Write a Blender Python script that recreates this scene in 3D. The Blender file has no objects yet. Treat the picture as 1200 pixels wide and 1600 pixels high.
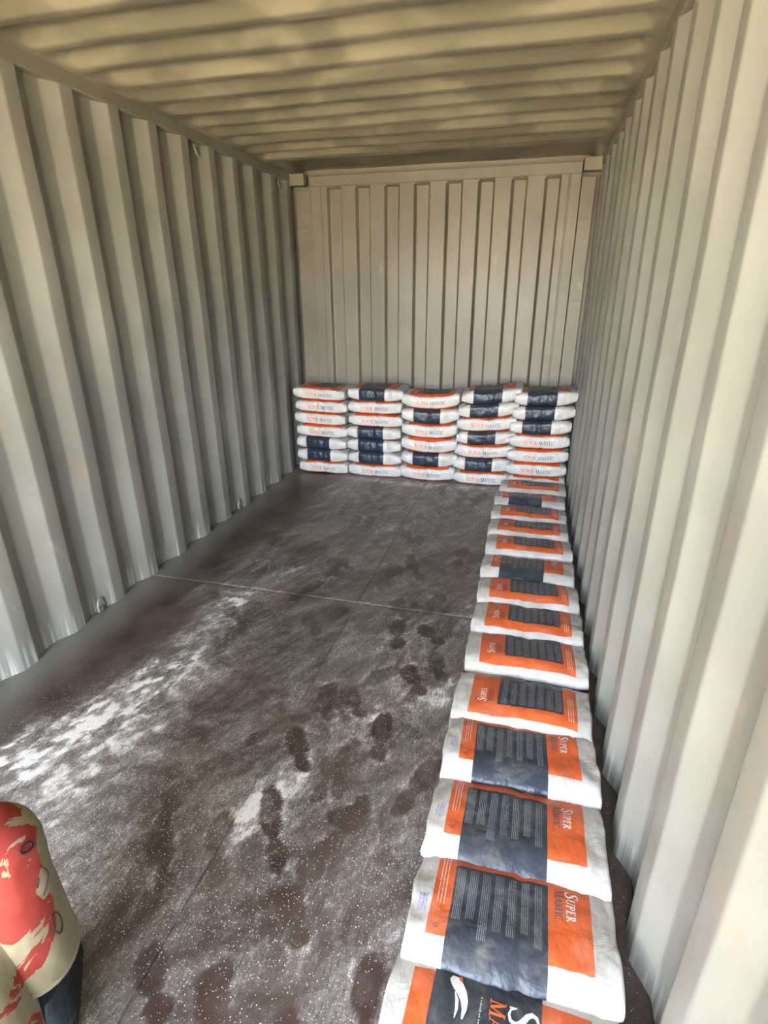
import bpy, bmesh, math, random
import numpy as np
from mathutils import Vector, Matrix, noise as mnoise

R = math.radians
C = bpy.context.scene.collection
scene = bpy.context.scene

# ------------------------------------------------------------------ camera
W2 = 1.175            # half inner width of the container
F_PX, YAW, PITCH, ROLL = 857.7, 0.2555, 0.3848, 0.0049
cam_d = bpy.data.cameras.new('camera')
cam = bpy.data.objects.new('camera', cam_d); C.objects.link(cam)
cam_d.sensor_fit = 'HORIZONTAL'; cam_d.sensor_width = 36.0
cam_d.lens = F_PX / 1200 * 36.0
cam_d.clip_start = 0.02
fwd = Vector((-math.sin(YAW) * math.cos(PITCH), math.cos(YAW) * math.cos(PITCH), -math.sin(PITCH)))
cam.rotation_mode = 'QUATERNION'
q = fwd.to_track_quat('-Z', 'Y')
cam.rotation_quaternion = q @ Matrix.Rotation(-ROLL, 3, 'Z').to_quaternion()
cam.location = (0.815, 0.0, 1.5125)
scene.camera = cam

# ------------------------------------------------------------------ light
scene.view_settings.view_transform = 'Standard'
scene.view_settings.look = 'None'
scene.view_settings.gamma = 1.0
scene.view_settings.use_curve_mapping = False
scene.view_settings.exposure = 4.15
scene.cycles.use_denoising = True
scene.cycles.max_bounces = 10
scene.cycles.diffuse_bounces = 7
scene.cycles.glossy_bounces = 4
scene.cycles.sample_clamp_indirect = 6.0

world = bpy.data.worlds.new('sky'); scene.world = world; world.use_nodes = True
nt = world.node_tree; nt.nodes.clear()
sky = nt.nodes.new('ShaderNodeTexSky'); sky.sky_type = 'NISHITA'
sky.sun_disc = False; sky.sun_elevation = R(52); sky.sun_rotation = R(15)
sky.air_density = 1.0; sky.dust_density = 3.0; sky.ozone_density = 1.0
hs = nt.nodes.new('ShaderNodeHueSaturation'); hs.inputs['Saturation'].default_value = 0.42
bg = nt.nodes.new('ShaderNodeBackground'); bg.inputs['Strength'].default_value = 0.42
wo = nt.nodes.new('ShaderNodeOutputWorld')
nt.links.new(sky.outputs[0], hs.inputs['Color']); nt.links.new(hs.outputs[0], bg.inputs[0]); nt.links.new(bg.outputs[0], wo.inputs[0])

sd = bpy.data.lights.new('sun', 'SUN'); sd.energy = 9.0; sd.angle = R(0.6); sd.color = (1.0, 0.94, 0.82)
sun = bpy.data.objects.new('sun', sd); C.objects.link(sun)
sun.rotation_euler = Vector((-0.25, -0.60, -0.95)).to_track_quat('-Z', 'Y').to_euler()
sun.location = (1, 12, 14)

pd = bpy.data.lights.new('doorway_portal', 'AREA'); pd.shape = 'RECTANGLE'; pd.size = 2.35; pd.size_y = 2.31
pd.cycles.is_portal = True
po = bpy.data.objects.new('doorway_portal', pd); C.objects.link(po)
po.location = (0, -1.47, 1.155); po.rotation_euler = (R(90), 0, 0)

# ------------------------------------------------------------------ node helpers
class NT:
    def __init__(s, name):
        s.m = bpy.data.materials.new(name); s.m.use_nodes = True
        s.t = s.m.node_tree; s.t.nodes.clear()
        s.out = s.n('ShaderNodeOutputMaterial'); s.b = s.n('ShaderNodeBsdfPrincipled')
        s.l(s.b.outputs[0], s.out.inputs[0])
    def n(s, t, **k):
        x = s.t.nodes.new(t)
        for a, v in k.items(): setattr(x, a, v)
        return x
    def l(s, a, b): s.t.links.new(a, b)
    def inp(s, sock, v):
        if hasattr(v, 'is_output') or isinstance(v, bpy.types.NodeSocket): s.l(v, sock)
        else: sock.default_value = v
    def math(s, op, a, b=0.0, c=None, clamp=False):
        x = s.n('ShaderNodeMath', operation=op, use_clamp=clamp)
        s.inp(x.inputs[0], a); s.inp(x.inputs[1], b)
        if c is not None: s.inp(x.inputs[2], c)
        return x.outputs[0]
    def step(s, v, lo, hi):
        x = s.n('ShaderNodeMapRange', interpolation_type='SMOOTHSTEP')
        s.inp(x.inputs[0], v); x.inputs[1].default_value = lo; x.inputs[2].default_value = hi
        return x.outputs[0]
    def rng(s, v, a, b):                     # 1 inside [a,b]
        return s.math('MULTIPLY', s.math('GREATER_THAN', v, a), s.math('LESS_THAN', v, b))
    def mix(s, f, a, b):
        x = s.n('ShaderNodeMix', data_type='RGBA')
        s.inp(x.inputs[0], f); s.inp(x.inputs[6], a if not isinstance(a, tuple) else (*a, 1)[:4]); s.inp(x.inputs[7], b if not isinstance(b, tuple) else (*b, 1)[:4])
        return x.outputs[2]
    def noise(s, vec, scale, detail=3, rough=0.5, dist=0.0, color=False):
        x = s.n('ShaderNodeTexNoise'); s.inp(x.inputs['Vector'], vec)
        x.inputs['Scale'].default_value = scale; x.inputs['Detail'].default_value = detail
        x.inputs['Roughness'].default_value = rough; x.inputs['Distortion'].default_value = dist
        return x.outputs[1 if color else 0]
    def mapping(s, vec, scale=(1, 1, 1), rot=(0, 0, 0), loc=(0, 0, 0)):
        x = s.n('ShaderNodeMapping'); s.l(vec, x.inputs[0])
        x.inputs['Scale'].default_value = scale; x.inputs['Rotation'].default_value = rot; x.inputs['Location'].default_value = loc
        return x.outputs[0]
    def bump(s, h, strength, dist):
        x = s.n('ShaderNodeBump'); x.inputs['Strength'].default_value = strength; x.inputs['Distance'].default_value = dist
        s.l(h, x.inputs['Height']); s.l(x.outputs[0], s.b.inputs['Normal']); return x
    def objc(s): return s.n('ShaderNodeTexCoord').outputs['Object']
    def set(s, **k):
        for a, v in k.items(): s.inp(s.b.inputs[a.replace('_', ' ')], v if not (isinstance(v, tuple) and len(v) == 3) else (*v, 1))

def plain(name, col, rough=0.5, metal=0.0, nscale=30, amt=0.12, bump=0.0):
    m = NT(name); c = m.objc(); n = m.noise(c, nscale, 4, 0.6)
    a = tuple(v * (1 - amt) for v in col); b = tuple(min(1, v * (1 + amt)) for v in col)
    m.set(Base_Color=m.mix(n, a, b), Roughness=rough, Metallic=metal)
    if bump: m.bump(n, bump, 0.002)
    return m.m

def make_wall_paint(name, smear=False, roof=False, tint=(0.232, 0.232, 0.208)):
    m = NT(name); c = m.objc()
    big = m.noise(c, 1.7, 4, 0.55); fine = m.noise(c, 55, 4, 0.65)
    run = m.noise(m.mapping(c, (9, 9, 0.7)), 1.0, 4, 0.6)
    a = tuple(v * 0.86 for v in tint); b = tuple(v * 1.12 for v in tint)
    col = m.mix(m.step(big, 0.3, 0.7), a, b)
    col = m.mix(m.math('MULTIPLY', m.step(run, 0.5, 0.8), 0.25), col, tuple(v * 0.8 for v in tint))
    # pale scuffs and a few bright chips in the paint
    sc = m.noise(m.mapping(c, (3, 3, 1.3), (0.3, 0.2, 0.5)), 2.6, 6, 0.7, 0.8)
    col = m.mix(m.math('MULTIPLY', m.step(sc, 0.6, 0.74), 0.35), col, (0.40, 0.385, 0.33))
    ch = m.noise(m.mapping(c, (22, 22, 7)), 1.0, 2, 0.5)
    col = m.mix(m.math('MULTIPLY', m.step(ch, 0.80, 0.83), 0.8), col, (0.75, 0.74, 0.70))
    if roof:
        dapple = m.noise(m.mapping(c, (0.9, 1.5, 1), (0, 0, 0.5)), 2.1, 3, 0.5, 0.6)  # patchy dappled light on the ceiling, painted into the roof colour as darker blotches
        col = m.mix(m.math('MULTIPLY', m.step(dapple, 0.42, 0.56), 0.72), col, tuple(v * 0.45 for v in tint))
    if smear:
        sep = m.n('ShaderNodeSeparateXYZ'); m.l(c, sep.inputs[0])
        s1 = m.noise(m.mapping(c, (1, 3, 1.6), (0.35, 0, 0)), 2.4, 5, 0.62)
        zone = m.math('MULTIPLY', m.step(sep.outputs[2], 0.25, 0.6), m.math('SUBTRACT', 1.0, m.step(sep.outputs[2], 1.0, 1.4)))
        col = m.mix(m.math('MULTIPLY', m.math('MULTIPLY', m.step(s1, 0.56, 0.72), zone), 0.45), col, (0.30, 0.20, 0.13))
    # dust kicked up along the foot of the wall
    sp = m.n('ShaderNodeSeparateXYZ'); m.l(c, sp.inputs[0])
    foot = m.math('SUBTRACT', 1.0, m.step(sp.outputs[2], 0.0, 0.16))
    st = m.noise(m.mapping(c, (45, 45, 1.6)), 1.0, 3, 0.6)
    col = m.mix(m.math('MULTIPLY', m.math('MULTIPLY', foot, m.step(st, 0.5, 0.66)), 0.7), col, (0.62, 0.61, 0.57))
    m.set(Base_Color=col, Roughness=m.math('MULTIPLY_ADD', fine, 0.2, 0.30), Metallic=0.0)
    h = m.math('ADD', m.math('MULTIPLY', fine, 0.25), m.math('MULTIPLY', m.noise(c, 7, 2, 0.5), 2.2))
    m.bump(h, 0.45, 0.0022)
    return m.m

M_WALL = make_wall_paint('grey_container_paint', True)
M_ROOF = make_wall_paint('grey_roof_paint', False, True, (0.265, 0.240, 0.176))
M_BACK = make_wall_paint('grey_end_wall_paint', False, False, (0.180, 0.165, 0.135))
M_RAIL = make_wall_paint('grey_rail_paint', False, False, (0.190, 0.180, 0.145))
M_STEEL = plain('worn_grey_steel', (0.33, 0.32, 0.28), 0.45, 0.2)

# ------------------------------------------------------------------ object helpers
def link(o, parent=None):
    C.objects.link(o)
    if parent is not None: o.parent = parent
    return o
def mesh_obj(name, verts, faces, mats, parent=None, smooth=False, mi=None, uvs=None):
    me = bpy.data.meshes.new(name)
    me.from_pydata([tuple(v) for v in verts], [], [tuple(f) for f in faces])
    for m in (mats if isinstance(mats, (list, tuple)) else [mats]): me.materials.append(m)
    if mi is not None: me.polygons.foreach_set('material_index', mi)
    if smooth: me.polygons.foreach_set('use_smooth', [True] * len(me.polygons))
    if uvs is not None:
        l = me.uv_layers.new(name='print'); l.data.foreach_set('uv', np.asarray(uvs, dtype=np.float32).ravel())
    me.update()
    return link(bpy.data.objects.new(name, me), parent)
def bm_obj(name, bm, mat, parent=None, smooth=False):
    me = bpy.data.meshes.new(name); bm.to_mesh(me); bm.free()
    for m in (mat if isinstance(mat, (list, tuple)) else [mat]): me.materials.append(m)
    if smooth:
        for p in me.polygons: p.use_smooth = True
    return link(bpy.data.objects.new(name, me), parent)
def box(bm, x0, x1, y0, y1, z0, z1, bev=0.0):
    r = bmesh.ops.create_cube(bm, size=1.0)
    for v in r['verts']:
        v.co = Vector(((x0 + x1) / 2 + v.co.x * (x1 - x0), (y0 + y1) / 2 + v.co.y * (y1 - y0), (z0 + z1) / 2 + v.co.z * (z1 - z0)))
    if bev:
        es = list({e for v in r['verts'] for e in v.link_edges})
        bmesh.ops.bevel(bm, geom=es, offset=bev, segments=2, affect='EDGES', profile=0.5)
def tube(bm, pts, rad, seg=8, caps=True):
    rings = []
    for i, p in enumerate(pts):
        p = Vector(p); a = Vector(pts[max(0, i - 1)]); b = Vector(pts[min(len(pts) - 1, i + 1)])
        t = (b - a).normalized(); u = t.orthogonal().normalized() if i == 0 else (u - t * u.dot(t)).normalized()
        w = t.cross(u); r = rad[i] if isinstance(rad, (list, tuple)) else rad
        rings.append([bm.verts.new(p + (u * math.cos(k / seg * math.tau) + w * math.sin(k / seg * math.tau)) * r) for k in range(seg)])
    for a, b in zip(rings, rings[1:]):
        for k in range(seg): bm.faces.new((a[k], a[(k + 1) % seg], b[(k + 1) % seg], b[k]))
    if caps: bm.faces.new(rings[0][::-1]); bm.faces.new(rings[-1])
def kind(o, label=None, cat=None, group=None):
    o['kind'] = 'structure'
    if label: o['label'] = label
    if cat: o['category'] = cat
    return o

# ------------------------------------------------------------------ container shell
Y0, YB, ZT = -1.45, 4.73, 2.31
PITCHY = 0.2857
def corr_profile(y0, y1, phase, pitch, flat_in, slope, flat_out, depth, bend=0.007):
    """list of (y, d): d = 0 at the inner flats, depth in the recesses; rounded bends"""
    key = []; k = math.floor((y0 - phase) / pitch) - 1
    while phase + k * pitch < y1 + pitch:
        b = phase + k * pitch
        key += [(b, 0), (b + flat_in, 0), (b + flat_in + slope, depth), (b + flat_in + slope + flat_out, depth)]
        k += 1
    out = []
    for i in range(1, len(key) - 1):
        p0, p, p1 = Vector(key[i - 1]), Vector(key[i]), Vector(key[i + 1])
        a = p + (p0 - p).normalized() * bend; c = p + (p1 - p).normalized() * bend
        for t in (0, 0.25, 0.5, 0.75, 1):
            out.append(tuple((1 - t) ** 2 * a + 2 * t * (1 - t) * p + t * t * c))
    out = [o for o in out if y0 < o[0] < y1]
    def at(y):
        for a, b in zip(key, key[1:]):
            if a[0] <= y <= b[0]: return a[1] + (b[1] - a[1]) * (y - a[0]) / max(1e-9, b[0] - a[0])
        return 0
    return [(y0, at(y0))] + out + [(y1, at(y1))]
def side_wall(name, side, phase, label):
    pr = corr_profile(Y0, YB + 0.13, phase, PITCHY, 0.072, 0.070, 0.074, 0.038)
    zs = [-0.02] + [ZT * k / 24 for k in range(25)] + [ZT + 0.01]
    V, F = [], []
    rnd = 3.7 if side > 0 else 9.1
    for off in (0.0, 0.003):
        for z in zs:
            for y, d in pr:
                dent = mnoise.noise(Vector((y * 1.6, z * 1.8, rnd))) * 0.006 + mnoise.noise(Vector((y * 6, z * 3.0, rnd))) * 0.0015
                V.append((side * (W2 + d + dent + off), y, z))
    n = len(pr); h = len(zs); base = n * h
    for l in (0, 1):
        for j in range(h - 1):
            for i in range(n - 1):
                q_ = (l * base + j * n + i, l * base + j * n + i + 1, l * base + (j + 1) * n + i + 1, l * base + (j + 1) * n + i)
                flip = (side > 0) ^ (l == 1)
                F.append(q_ if flip else q_[::-1])
    return kind(mesh_obj(name, V, F, M_WALL, smooth=True), label)
wall_l = side_wall('wall_left', -1, 1.4823, 'grey painted corrugated steel side wall opposite the row of bags')
wall_r = side_wall('wall_right', 1, 2.375 - 0.0, 'grey painted corrugated steel side wall the row of bags lies along')

# top rails and outer skin of the rails
for side, nm, lb in ((-1, 'trim_1', 'square grey top rail above the left corrugated wall'), (1, 'trim_2', 'square grey top rail above the right corrugated wall')):
    bm = bmesh.new(); xs = sorted((side * (W2 - 0.004), side * (W2 + 0.06)))
    box(bm, xs[0], xs[1], Y0, YB + 0.13, ZT, ZT + 0.068, 0.006)
    kind(bm_obj(nm, bm, M_RAIL), lb)
# ceiling: transverse corrugations with pressed, rounded ends
rp = corr_profile(Y0, 4.36, 2.400, 0.2215, 0.046, 0.064, 0.0475, 0.036, 0.009) + [(4.40, 0.036), (YB + 0.13, 0.036)]
xs = [-W2 - 0.03, -1.145, -1.13, -1.115, -1.10, -1.085] + [-1.05 + 2.1 * k / 20 for k in range(21)] + [1.085, 1.10, 1.115, 1.13, 1.145, W2 + 0.03]
V, F = [], []
for off in (0, 0.003):
    for x in xs:
        e = min(1, max(0, (1.145 - abs(x)) / 0.06)); e = e * e * (3 - 2 * e)
        for y, d in rp:
            V.append((x, y, 2.368 + d * e + mnoise.noise(Vector((x * 1.3, y * 1.5, 4.4))) * 0.006 * e + off + (0.03 * (1 - e) if False else 0)))
n = len(rp); h = len(xs); base = n * h
for l in (0, 1):
    for j in range(h - 1):
        for i in range(n - 1):
            q_ = (l * base + j * n + i, l * base + j * n + i + 1, l * base + (j + 1) * n + i + 1, l * base + (j + 1) * n + i)
            F.append(q_ if l == 0 else q_[::-1])
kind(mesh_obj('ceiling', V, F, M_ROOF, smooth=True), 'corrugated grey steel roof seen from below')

# back wall: frame, header, posts, vertical recessed ribs
def back_wall():
    thick = [-0.88, -0.64, -0.404, -0.169, 0.078, 0.319, 0.562, 0.80]
    thin = [-0.763, -0.526, -0.29, -0.05, 0.199, 0.437, 0.673, 0.908]
    zb, zt = 0.08, 2.268
    prof = [(-1.02, 0.03), (-1.017, 0.0), (-0.935, 0.0), (-0.931, 0.004), (-0.925, 0.004), (-0.921, 0.0)]
    for a, b in zip(thick, thin):
        prof += [(a - 0.006, 0.0), (a - 0.002, 0.0012), (a + 0.014, 0.036), (a + 0.020, 0.038), (b - 0.014, 0.038), (b - 0.009, 0.036), (b + 0.003, 0.001), (b + 0.008, 0.0)]
    prof += [(0.960, 0.0), (0.964, 0.004), (0.972, 0.004), (0.976, 0.0), (1.045, 0.0), (1.048, 0.03)]
    zs = [(-0.02, 0), (zb - 0.004, 0), (zb + 0.012, 1)] + [(zb + 0.03 + (zt - zb - 0.06) * k / 16, 1) for k in range(17)] + [(zt - 0.014, 1), (zt + 0.002, 0), (2.35, 0)]
    V, F = [], []
    for off in (0.0, 0.05):
        for z, e in zs:
            for x, d in prof:
                V.append((x, YB + d * (e if -0.9 < x < 0.95 else 1) + off + mnoise.noise(Vector((x * 2, z * 2, 8))) * 0.004, z))
    n = len(prof); h = len(zs); base = n * h
    for l in (0, 1):
        for j in range(h - 1):
            for i in range(n - 1):
                q_ = (l * base + j * n + i, l * base + j * n + i + 1, l * base + (j + 1) * n + i + 1, l * base + (j + 1) * n + i)
                F.append(q_ if l == 0 else q_[::-1])
    w = kind(mesh_obj('wall_back', V, F, M_BACK), 'ribbed grey steel end wall behind the stacks of bags')
    bm = bmesh.new()
    bmesh.ops.create_grid(bm, x_segments=1, y_segments=1, size=0.5)
    for v in bm.verts: v.co = Vector((v.co.x * 2.6, YB + 0.11, v.co.y * 2.56 + 1.2))
    bm_obj('backing_plate', bm, M_BACK, w)
    bm = bmesh.new(); box(bm, -1.02, 1.048, YB - 0.016, YB + 0.02, 2.272, 2.345, 0.004); bm_obj('header_rail', bm, M_BACK, w)
    bm = bmesh.new(); box(bm, -1.02, 1.048, YB - 0.010, YB + 0.02, 0.0, 0.075, 0.004); bm_obj('sill_rail', bm, M_BACK, w)
    for s in (-1, 1):
        xa, xb = sorted((s * 1.052 if s > 0 else -1.024, s * 1.150)); 
        bm = bmesh.new(); box(bm, xa, xb, YB + 0.012, YB + 0.08, 0.0, 2.255, 0.004); p = bm_obj('corner_post', bm, M_BACK, w)
        for z in (1.98, 1.42, 0.78):
            bm = bmesh.new(); box(bm, xa + 0.02, xb - 0.02, YB + 0.004, YB + 0.014, z, z + 0.012, 0.002); bm_obj('weld_tab', bm, M_BACK, p)
        bm = bmesh.new(); box(bm, s * 1.115 - 0.062, s * 1.115 + 0.062, YB - 0.045, YB + 0.03, 2.282, 2.366, 0.005); bm_obj('corner_block', bm, M_BACK, w)
    return w
wb = back_wall()

# lashing rings welded into the recesses
def ring_mesh():
    bm = bmesh.new()
    tube(bm, [(0, -0.030, 0.014), (0.004, -0.030, -0.012), (0.010, -0.022, -0.032), (0.013, 0, -0.042), (0.010, 0.022, -0.032), (0.004, 0.030, -0.012), (0, 0.030, 0.014)], 0.0055, 8)
    box(bm, -0.010, 0.006, -0.014, 0.014, 0.0, 0.022, 0.003)
    tube(bm, [(0, -0.036, 0.012), (0, 0.036, 0.012)], 0.0055, 8)
    me = bpy.data.meshes.new('lashing_ring'); bm.to_mesh(me); bm.free(); me.materials.append(M_STEEL)
    for p in me.polygons: p.use_smooth = True
    return me
RM = ring_mesh()
def ring(parent, x, y, z, rot):
    o = bpy.data.objects.new('lashing_ring', RM); link(o, parent); o.location = (x, y, z); o.rotation_euler = rot; return o
for y in (1.2, 3.38, 4.53): ring(wall_l, -W2 - 0.022, y, 2.285, (0, 0, 0.25))
for y in (0.55, 1.965, 3.41): ring(wall_l, -W2 - 0.012, y, 0.030, (R(180), R(-15), 0.3))
for y in (1.36, 3.65): ring(wall_r, W2 + 0.020, y, 2.285, (0, 0, math.pi - 0.2))

# ------------------------------------------------------------------ floor
rng = np.random.RandomState(7)
_perm = rng.rand(512, 512)
def vnoise(x, y):
    xi = np.floor(x).astype(int); yi = np.floor(y).astype(int); fx = x - xi; fy = y - yi
    fx = fx * fx * (3 - 2 * fx); fy = fy * fy * (3 - 2 * fy)
    g = lambda a, b: _perm[a % 512, b % 512]
    return (g(xi, yi) * (1 - fx) + g(xi + 1, yi) * fx) * (1 - fy) + (g(xi, yi + 1) * (1 - fx) + g(xi + 1, yi + 1) * fx) * fy
def fbm(x, y, o=4):
    s = 0; a = 0.5; t = 0
    for k in range(o): s = s + a * vnoise(x * 2 ** k + 17 * k, y * 2 ** k + 31 * k); t += a; a *= 0.55
    return s / t
def sst(v, a, b): t = np.clip((v - a) / (b - a), 0, 1); return t * t * (3 - 2 * t)
PRINTS = [((0.40, 1.62), (0.42, 1.38), 1.1), ((0.11, 1.22), (0.25, 0.93), 1.0), ((0.10, 1.47), (0.19, 1.26), 1.0), ((0.03, 0.69), (0.14, 0.55), 1.0),
          ((0.57, 0.82), (0.60, 0.60), 1.2), ((-0.16, 1.16), (-0.16, 0.95), 0.7), ((-0.13, 0.97), (-0.02, 0.80), 0.9), ((0.21, 1.72), (0.31, 1.56), 0.8),
          ((0.13, 1.72), (0.19, 1.52), 0.8), ((0.65, 1.45), (0.52, 1.20), 1.0), ((-0.16, 2.20), (-0.05, 2.04), 0.6), ((0.30, 2.28), (0.34, 2.02), 0.8),
          ((-0.58, 2.16), (-0.43, 2.03), 0.5), ((0.44, 1.20), (0.36, 1.03), 0.9), ((0.37, 1.05), (0.31, 0.85), 0.9), ((0.20, 2.97), (0.33, 2.65), 0.7),
          ((-0.22, 2.82), (-0.08, 2.68), 0.7), ((0.42, 1.92), (0.51, 1.74), 0.9), ((0.34, 1.12), (0.45, 1.22), 0.8), ((0.30, 0.92), (0.39, 0.76), 0.9),
          ((0.41, 2.24), (0.54, 2.10), 0.9), ((0.30, 1.42), (0.27, 1.18), 0.6), ((0.02, 1.08), (0.10, 0.86), 0.7), ((0.42, 0.66), (0.46, 0.44), 0.9),
          ((0.22, 0.70), (0.30, 0.50), 0.9), ((0.48, 2.55), (0.40, 2.32), 0.7), ((0.52, 2.05), (0.57, 1.85), 0.8), ((0.25, 2.45), (0.33, 2.25), 0.6)]
rr = random.Random(5)
for k in range(80):
    x = rr.uniform(-0.6, 0.58); y = rr.uniform(0.4, 4.2); a = rr.gauss(math.pi / 2, 0.45); L_ = 0.13
    PRINTS.append(((x + L_ * math.cos(a), y + L_ * math.sin(a)), (x - L_ * math.cos(a), y - L_ * math.sin(a)), rr.uniform(0.2, 0.55)))
def floor_maps(X, Y):
    ca, sa = math.cos(R(62)), math.sin(R(62))                     # sweep direction of the streaks
    U = X * ca + Y * sa; Vv = -X * sa + Y * ca
    wx = (fbm(X * 3 + 5, Y * 3, 3) - 0.5) * 0.5
    streak = fbm(U * 3.0 + wx * 3, Vv * 16 + wx * 6, 5)
    swirl = fbm(X * 9 + wx * 10 + 40, Y * 7 + wx * 7, 5)
    broad = fbm(X * 1.7 + 11, Y * 1.2 + 3, 3)
    edge = -0.86 + 0.05 * (fbm(Y * 2.2, Y * 0 + 7, 3) - 0.5) * 4 + 0.10 * np.clip(Y - 2.2, 0, 1) * 0
    zone = sst(X + (streak - 0.5) * 0.35, edge, edge + 0.26)
    cell = fbm(X * 22 + wx * 16 + 9, Y * 18 + wx * 12, 4)
    fib = fbm(U * 12 + wx * 9 + 2, Vv * 60 + wx * 14, 4)
    rd = 1 - np.abs(2 * fbm(X * 6 + wx * 9 + 60, Y * 5 + wx * 9, 4) - 1.0) * 5; rd = np.clip(rd, 0, 1) ** 2
    d = zone * (0.235 + 0.30 * (streak - 0.46) + 0.42 * (swirl - 0.49) + 0.34 * (cell - 0.5) + 0.30 * (fib - 0.5) + 0.15 * (broad - 0.5) + 0.16 * rd * cell)
    d = d * (1 - 0.8 * sst(X, 1.10, 1.16))
    wfar = np.clip((Y - 2.6) / 1.5, 0, 1); d = d * (1 - 0.35 * wfar) + 0.34 * wfar * zone
    # thick drifts of powder (cx, cy, rx, ry, angle, amount)
    for cx, cy, ra, rb, an, am in [(-0.70, 1.28, 0.34, 0.095, 68, 1.0), (-0.60, 1.58, 0.26, 0.08, 62, 0.75), (-0.86, 1.05, 0.22, 0.08, 60, 0.7), (-0.55, 1.22, 0.30, 0.12, 62, 0.45), (-0.60, 1.95, 0.22, 0.06, 66, 0.5), (-0.59, 2.20, 0.13, 0.05, 62, 0.85), (-0.50, 1.02, 0.22, 0.10, 60, 0.4), (-0.78, 2.87, 0.10, 0.05, 70, 0.3), (-0.42, 2.65, 0.10, 0.05, 80, 0.45),
                               (0.17, 1.30, 0.15, 0.07, 70, 0.55), (0.12, 1.12, 0.10, 0.08, 20, 0.5), (0.60, 1.80, 0.13, 0.04, 60, 0.75), (0.30, 1.58, 0.10, 0.08, 60, 0.45), (0.42, 1.80, 0.14, 0.05, 75, 0.45), (0.64, 0.90, 0.10, 0.02, 55, 0.55), (0.06, 0.98, 0.16, 0.06, 65, 0.35), (-0.02, 1.62, 0.10, 0.05, 60, 0.35), (-0.25, 0.80, 0.2, 0.08, 60, 0.4), (0.63, 2.35, 0.12, 0.04, 80, 0.5), (0.10, 4.28, 0.7, 0.05, 0, 0.4), (0.3, 2.05, 0.12, 0.05, 60, 0.3), (-1.0, 3.75, 0.10, 0.04, 50, 0.35)]:
        rb = rb * 1.35; c_, s_ = math.cos(R(an)), math.sin(R(an)); u = ((X - cx) * c_ + (Y - cy) * s_) / ra; v = (-(X - cx) * s_ + (Y - cy) * c_) / rb
        d = d + am * np.exp(-(u * u + v * v)) * (0.35 + 0.75 * sst(fbm(U * 24 + 3, Vv * 40, 4), 0.36, 0.72)) * (0.3 + 1.0 * cell)
    rim = np.zeros_like(X)
    wob = (fbm(X * 26, Y * 26, 3) - 0.5)
    for (ax, ay), (bx, by), am in PRINTS:
        m = (X > min(ax, bx) - 0.12) & (X < max(ax, bx) + 0.12) & (Y > min(ay, by) - 0.12) & (Y < max(ay, by) + 0.12)
        if not m.any(): continue
        x = X[m]; y = Y[m]; L_ = math.hypot(bx - ax, by - ay); tx, ty = (bx - ax) / L_, (by - ay) / L_
        s = ((x - ax) * tx + (y - ay) * ty) / L_; t = -(x - ax) * ty + (y - ay) * tx + 0.008 * np.sin(s * 5)
        hw = 0.040 * np.clip(1.1 - 0.55 * np.exp(-((s - 0.64) / 0.10) ** 2) - 0.2 * s, 0.2, 2)
        e = np.maximum(np.abs(t) / hw, np.abs(s - 0.5) / 0.52)
        e = np.sqrt((np.abs(t) / hw) ** 2.4 + (np.abs(s - 0.5) / 0.52) ** 3.2) + wob[m] * 0.75
        ins = 1 - sst(e, 0.82, 1.0)
        patch = sst(fbm(x * 22 + ax * 50, y * 22 + ay * 50, 3), 0.30 , 0.62)
        dd = d[m]; dd = dd * (1 - ins * min(1, am) * (1 - 0.45 * patch)) - 0.05 * ins * am
        dd = dd + 0.24 * am * np.exp(-((e - 1.10) / 0.09) ** 2) * sst(cell[m], 0.4, 0.6)
        d[m] = dd
    speck = zone * (0.25 + 0.5 * (broad - 0.3)) * (1 - 0.6 * wfar)
    for cx, cy, r_, am in [(-0.72, 1.3, 0.28, 0.9), (0.60, 1.0, 0.12, 1.0), (0.2, 0.8, 0.3, 0.55), (0.05, 1.2, 0.3, 0.5), (0.4, 1.7, 0.3, 0.35), (-0.6, 2.2, 0.15, 0.6), (-0.3, 0.9, 0.35, 0.6)]:
        speck = speck + am * np.exp(-((X - cx) ** 2 + (Y - cy) ** 2) / r_ ** 2)
    spray = 1 - sst(X + 0.06 * (fbm(Y * 2.5, Y * 0 + 2, 3) - 0.5), -1.16, -0.93)
    return np.clip(d, 0, 1.2), np.clip(speck, 0, 1), spray

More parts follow.
